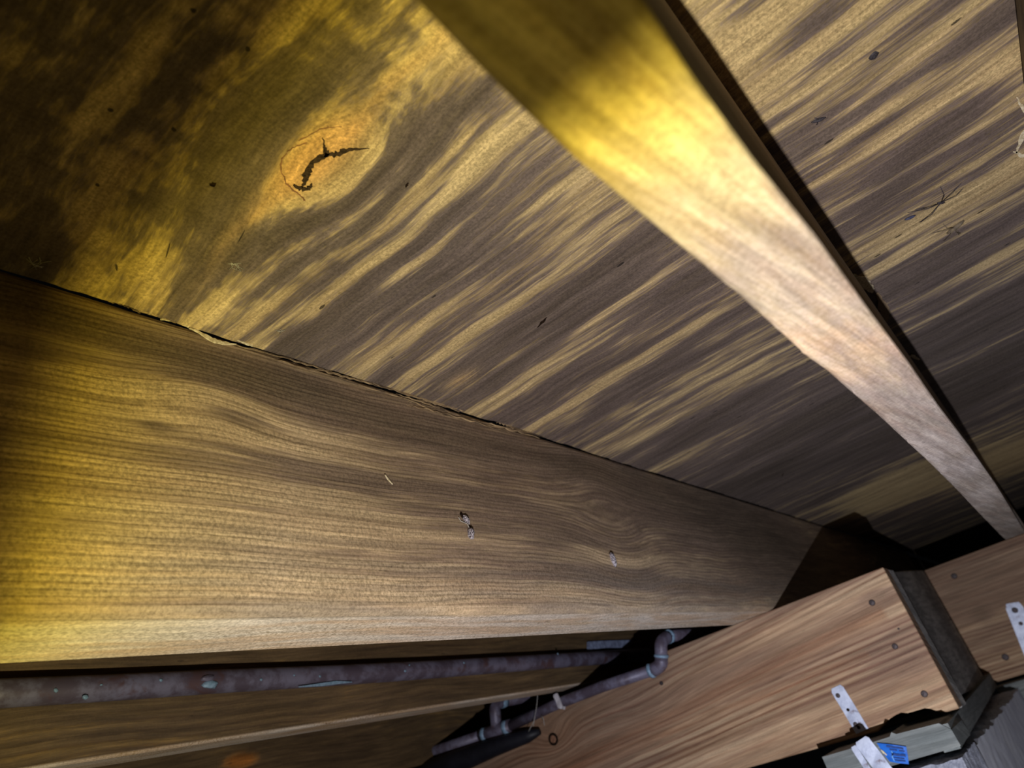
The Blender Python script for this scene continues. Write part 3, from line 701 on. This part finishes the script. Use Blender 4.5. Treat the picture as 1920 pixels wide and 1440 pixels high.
ribbon('solder_run', P, [.001, .004, .0045, .001], M_solder, p1, up=(0, -1, 0), thick=.001)
# pipe along the girder with a tee and an elbow
X2 = 1.331
def q2(px, py, x=X2): return at(px, py, 0, x)
pg = empty('branched_pipe', (X2, .9, .12), 'thin tarnished pipe along the top of the girder with a tee and two elbows', 'pipe')
L0, T0, E0 = q2(640, 1462), q2(930, 1371), q2(1222, 1257)
rp = .0108
tube('pipe_run', [L0, q2(800, 1414), q2(905, 1379)], rp * 1.1, M_copper, pg)
tube('pipe_run', [q2(955, 1362), q2(1040, 1322), q2(1130, 1287), E0], rp, M_copper, pg)
# tee
tube('tee_fitting', [q2(902, 1380), q2(930, 1370), q2(958, 1361)], rp * 1.3, M_copper, pg)
tb = q2(931, 1368); tt = q2(928, 1332)
tube('tee_fitting', [tb, (tb + tt) / 2, tt + (tb - tt) * .15] + arc(tt + (tb - tt) * .1, tt + np.array([0, 0, .012]), tt + np.array([.022, -.004, .014])), rp * 1.15, M_copper, pg)
tp = tt + np.array([.018, -.004, .014])
tube('branch_pipe', [tp, tp + np.array([.45, .0, .004])], rp, M_copper, pg)
# elbows at the right end
e1 = q2(1240, 1236); e2 = q2(1239, 1204)
tube('elbow', arc(E0, q2(1243, 1249), e1) , rp * 1.2, M_copper, pg)
tube('elbow', [e1, (e1 + e2) / 2] + arc((e1 + e2) / 2 + (e2 - e1) * .2, e2 + np.array([0, 0, .004]), e2 + np.array([.03, -.004, .008])), rp * 1.15, M_copper, pg)
ep = e2 + np.array([.026, -.004, .008])
tube('branch_pipe', [ep, ep + np.array([.16, -.012, .002])], rp, M_copper, pg)
def ringat(a, b, r): tube('solder_joint', [a, a + (b - a) * .5, b], [r * .95, r * 1.08, r * .95], M_solder, pg, 12, .08, 3)
ringat(q2(906, 1379), q2(914, 1376), rp * 1.38); ringat(q2(946, 1366), q2(955, 1362), rp * 1.36)
ringat(q2(1218, 1259), q2(1225, 1256), rp * 1.26); ringat(q2(1240, 1233), q2(1240, 1227), rp * 1.24)
ringat(tp, tp + np.array([.02, 0, 0]), rp * 1.2); ringat(ep, ep + np.array([.012, 0, 0]), rp * 1.22)
# dark drain below the thin pipe
dp = empty('drain_pipe', (1.30, 1.3, .08), 'black plastic drain pipe below the tee at the bottom edge', 'pipe')
tube('pipe_run', [q2(1012, 1372, 1.322), q2(990, 1380, 1.318), q2(930, 1400, 1.312), q2(860, 1428, 1.305), q2(780, 1462, 1.295)], [.006, .013, .018, .023, .030], M_abs, dp, 20)
# white hanger clip
hc = empty('pipe_clip', (1.31, .9, .126), 'small white plastic clip hooked over the thin pipe', 'clip')
ca, cb = at(1042, 1301, 0, X2 - .014), at(1052, 1326, 0, X2 - .014)
strap('clip_bar', ca, cb, .011, .003, M_white, hc)
strap('clip_foot', cb + np.array([0, .003, .002]), cb + np.array([0, -.010, -.004]), .006, .003, M_white, hc)
# pale foil scrap above the long pipe
V = [at(x, y, 1, .868) for x, y in [(1103, 1203), (1140, 1201), (1186, 1200), (1181, 1208), (1178, 1216), (1140, 1214), (1103, 1219)]]
n = len(V); V = V + [v + np.array([0, .004, 0]) for v in V]
o = mesh('foil_scrap', V, [tuple(range(n)), tuple(range(2 * n - 1, n - 1, -1))] + [(i, n + i, n + (i + 1) % n, (i + 1) % n) for i in range(n)], M_paper)
tag(o, 'pale bluish foil strip above the far end of the long pipe', 'foil')

# ------------------------------------------------------------------ small things: insect cases, insects, webs
def case(px, py, l, wd, ang, lab, nrm=1, v=.418, grp=None):
    c = at(px, py, nrm, v); off = np.array([0, 0, 0.]); off[nrm] = -wd * .5; c = c + off
    o = blob('insect_case', c, l, M_cocoon, None, (wd / l * .8, wd / l, 1) if nrm == 1 else (1, wd / l, wd / l), int(px), 2, .35)
    o.rotation_euler = (0, ang, 0) if nrm == 1 else (0, 0, ang)
    return tag(o, lab, 'insect case', grp)
c1 = case(872, 975, .0056, .0032, -.6, 'pale speckled insect case on the broad joist, the upper of the pair')
c2 = case(880, 1001, .0062, .0042, .2, 'pale speckled insect case on the broad joist, the lower of the pair')
c3 = case(1147, 1050, .010, .0036, -.1, 'small pale insect case alone on the darker far part of the broad joist')
for c_, (x, y) in ((c1, (866, 966)), (c2, (882, 990)), (c3, (1146, 1040))):
    q = at(x, y, 1, .4165); blob('mouth_hole', q, .0028, M_dark, c_, (.8, .4, 1.1), x, 1, .3)
for o_ in [c1, c2, c3]:
    for ch in o_.children:
        ch.matrix_parent_inverse = Matrix.Rotation(-o_.rotation_euler[1], 4, 'Y')
P = [at(x, y, 1, .4165) for x, y in [(860, 970), (864, 977), (876, 982), (880, 990)]]
o = ribbon('web_thread', P, [.0006] * 4, M_web, None, up=(0, -1, 0), thick=.0005); tag(o, 'fine thread joining the two pale insect cases', 'web')
P = [at(x, y, 1, .416) for x, y in [(722, 890), (727, 898), (736, 908)]]
o = ribbon('wood_splinter', P, [.0006, .0016, .0006], M_pale, None, up=(0, -1, 0), thick=.0008); tag(o, 'tiny pale splinter stuck to the broad joist, left of the insect cases', 'splinter')
# nail head in the deck
o = blob('nail_head', plyp(1636, 103, -.0008), .0042, M_insect, sheet_b, (1, 1, .3), 4, 2, .25)
def bug(px, py, L, ang, label, legs, leglen, mat=M_insect, body=(1, .3, .3)):
    c = plyp(px, py, -.0015); b = empty('insect', c, label, 'insect')
    d = np.array([math.cos(ang), math.sin(ang), 0]); s = np.array([-d[1], d[0], 0])
    tube('body', [c - d * L * .5, c - d * L * .25, c, c + d * L * .3, c + d * L * .5], [L * .04, L * .13, L * .16, L * .12, L * .04], mat, b, 8)
    for k in range(legs):
        a = random.uniform(.2, 1) * (1 if k % 2 else -1); dd = d * math.cos(a * 2.2 + .4) + s * math.sin(a * 2.2 + .4)
        m_ = c + dd * leglen * .5 + np.array([0, 0, -.0015]); e = c + dd * leglen + d * leglen * random.uniform(-.3, .3); e[2] = PL - .0005
        tube('leg', [c, m_, e], .00035, mat, b, 5)
    return b
bug(1533, 222, .012, math.radians(118), 'small black insect on the deck right of the overhead joist', 2, .006)
bug(1763, 378, .010, math.radians(140), 'spindly long-legged fly on the deck near the right edge', 7, .028)
bug(1790, 424, .020, math.radians(70), 'slender crane fly on the deck just below the spindly fly', 5, .024, plain('crane_fly', (120, 106, 84), (90, 80, 66), 300, .7))
bug(1705, 406, .011, math.radians(110), 'dull blue-grey fly pressed to the deck, left of the spindly fly', 0, .004, plain('blue_fly', (74, 78, 104), (58, 60, 84), 500, .6))
tuft = [(440, 495, .004), (70, 490, .006), (525, 617, .003)]
for i, (px, py, r) in enumerate(tuft):
    c = plyp(px, py, -.002); V = []
    b = empty('cobweb', c, ['grey wisp of cobweb on the deck below the big knot', 'grey wisp of cobweb at the left end of the seam', 'tiny white wisp of cobweb on the deck above the torn seam'][i], 'cobweb')
    for k in range(7 if i != 2 else 4):
        a = random.uniform(0, 6.28); d = np.array([math.cos(a), math.sin(a), 0]) * r * random.uniform(1, 2)
        e = np.array([random.uniform(-r, r), random.uniform(-r, r), random.uniform(-.002, .001)])
        tube('thread', [c - d * .6, c + e * .5, c + d], .00022, M_web, b, 4)
for i, (a, b) in enumerate([((1008, 1300), (1001, 1362)), ((1003, 1345), (992, 1372)), ((1016, 1343), (1022, 1360))]):
    P = [at(a[0] + (b[0] - a[0]) * t + math.sin(t * 5) * 1.0, a[1] + (b[1] - a[1]) * t, 0, 1.300) for t in np.linspace(0, 1, 5)]
    o = tube('web_thread', P, .0006, M_web, None, 5)
    tag(o, ['longest cobweb thread hanging across the thin pipe', 'short lower cobweb thread left of the round knot ring', 'shortest cobweb thread just above the round knot ring'][i], 'cobweb')
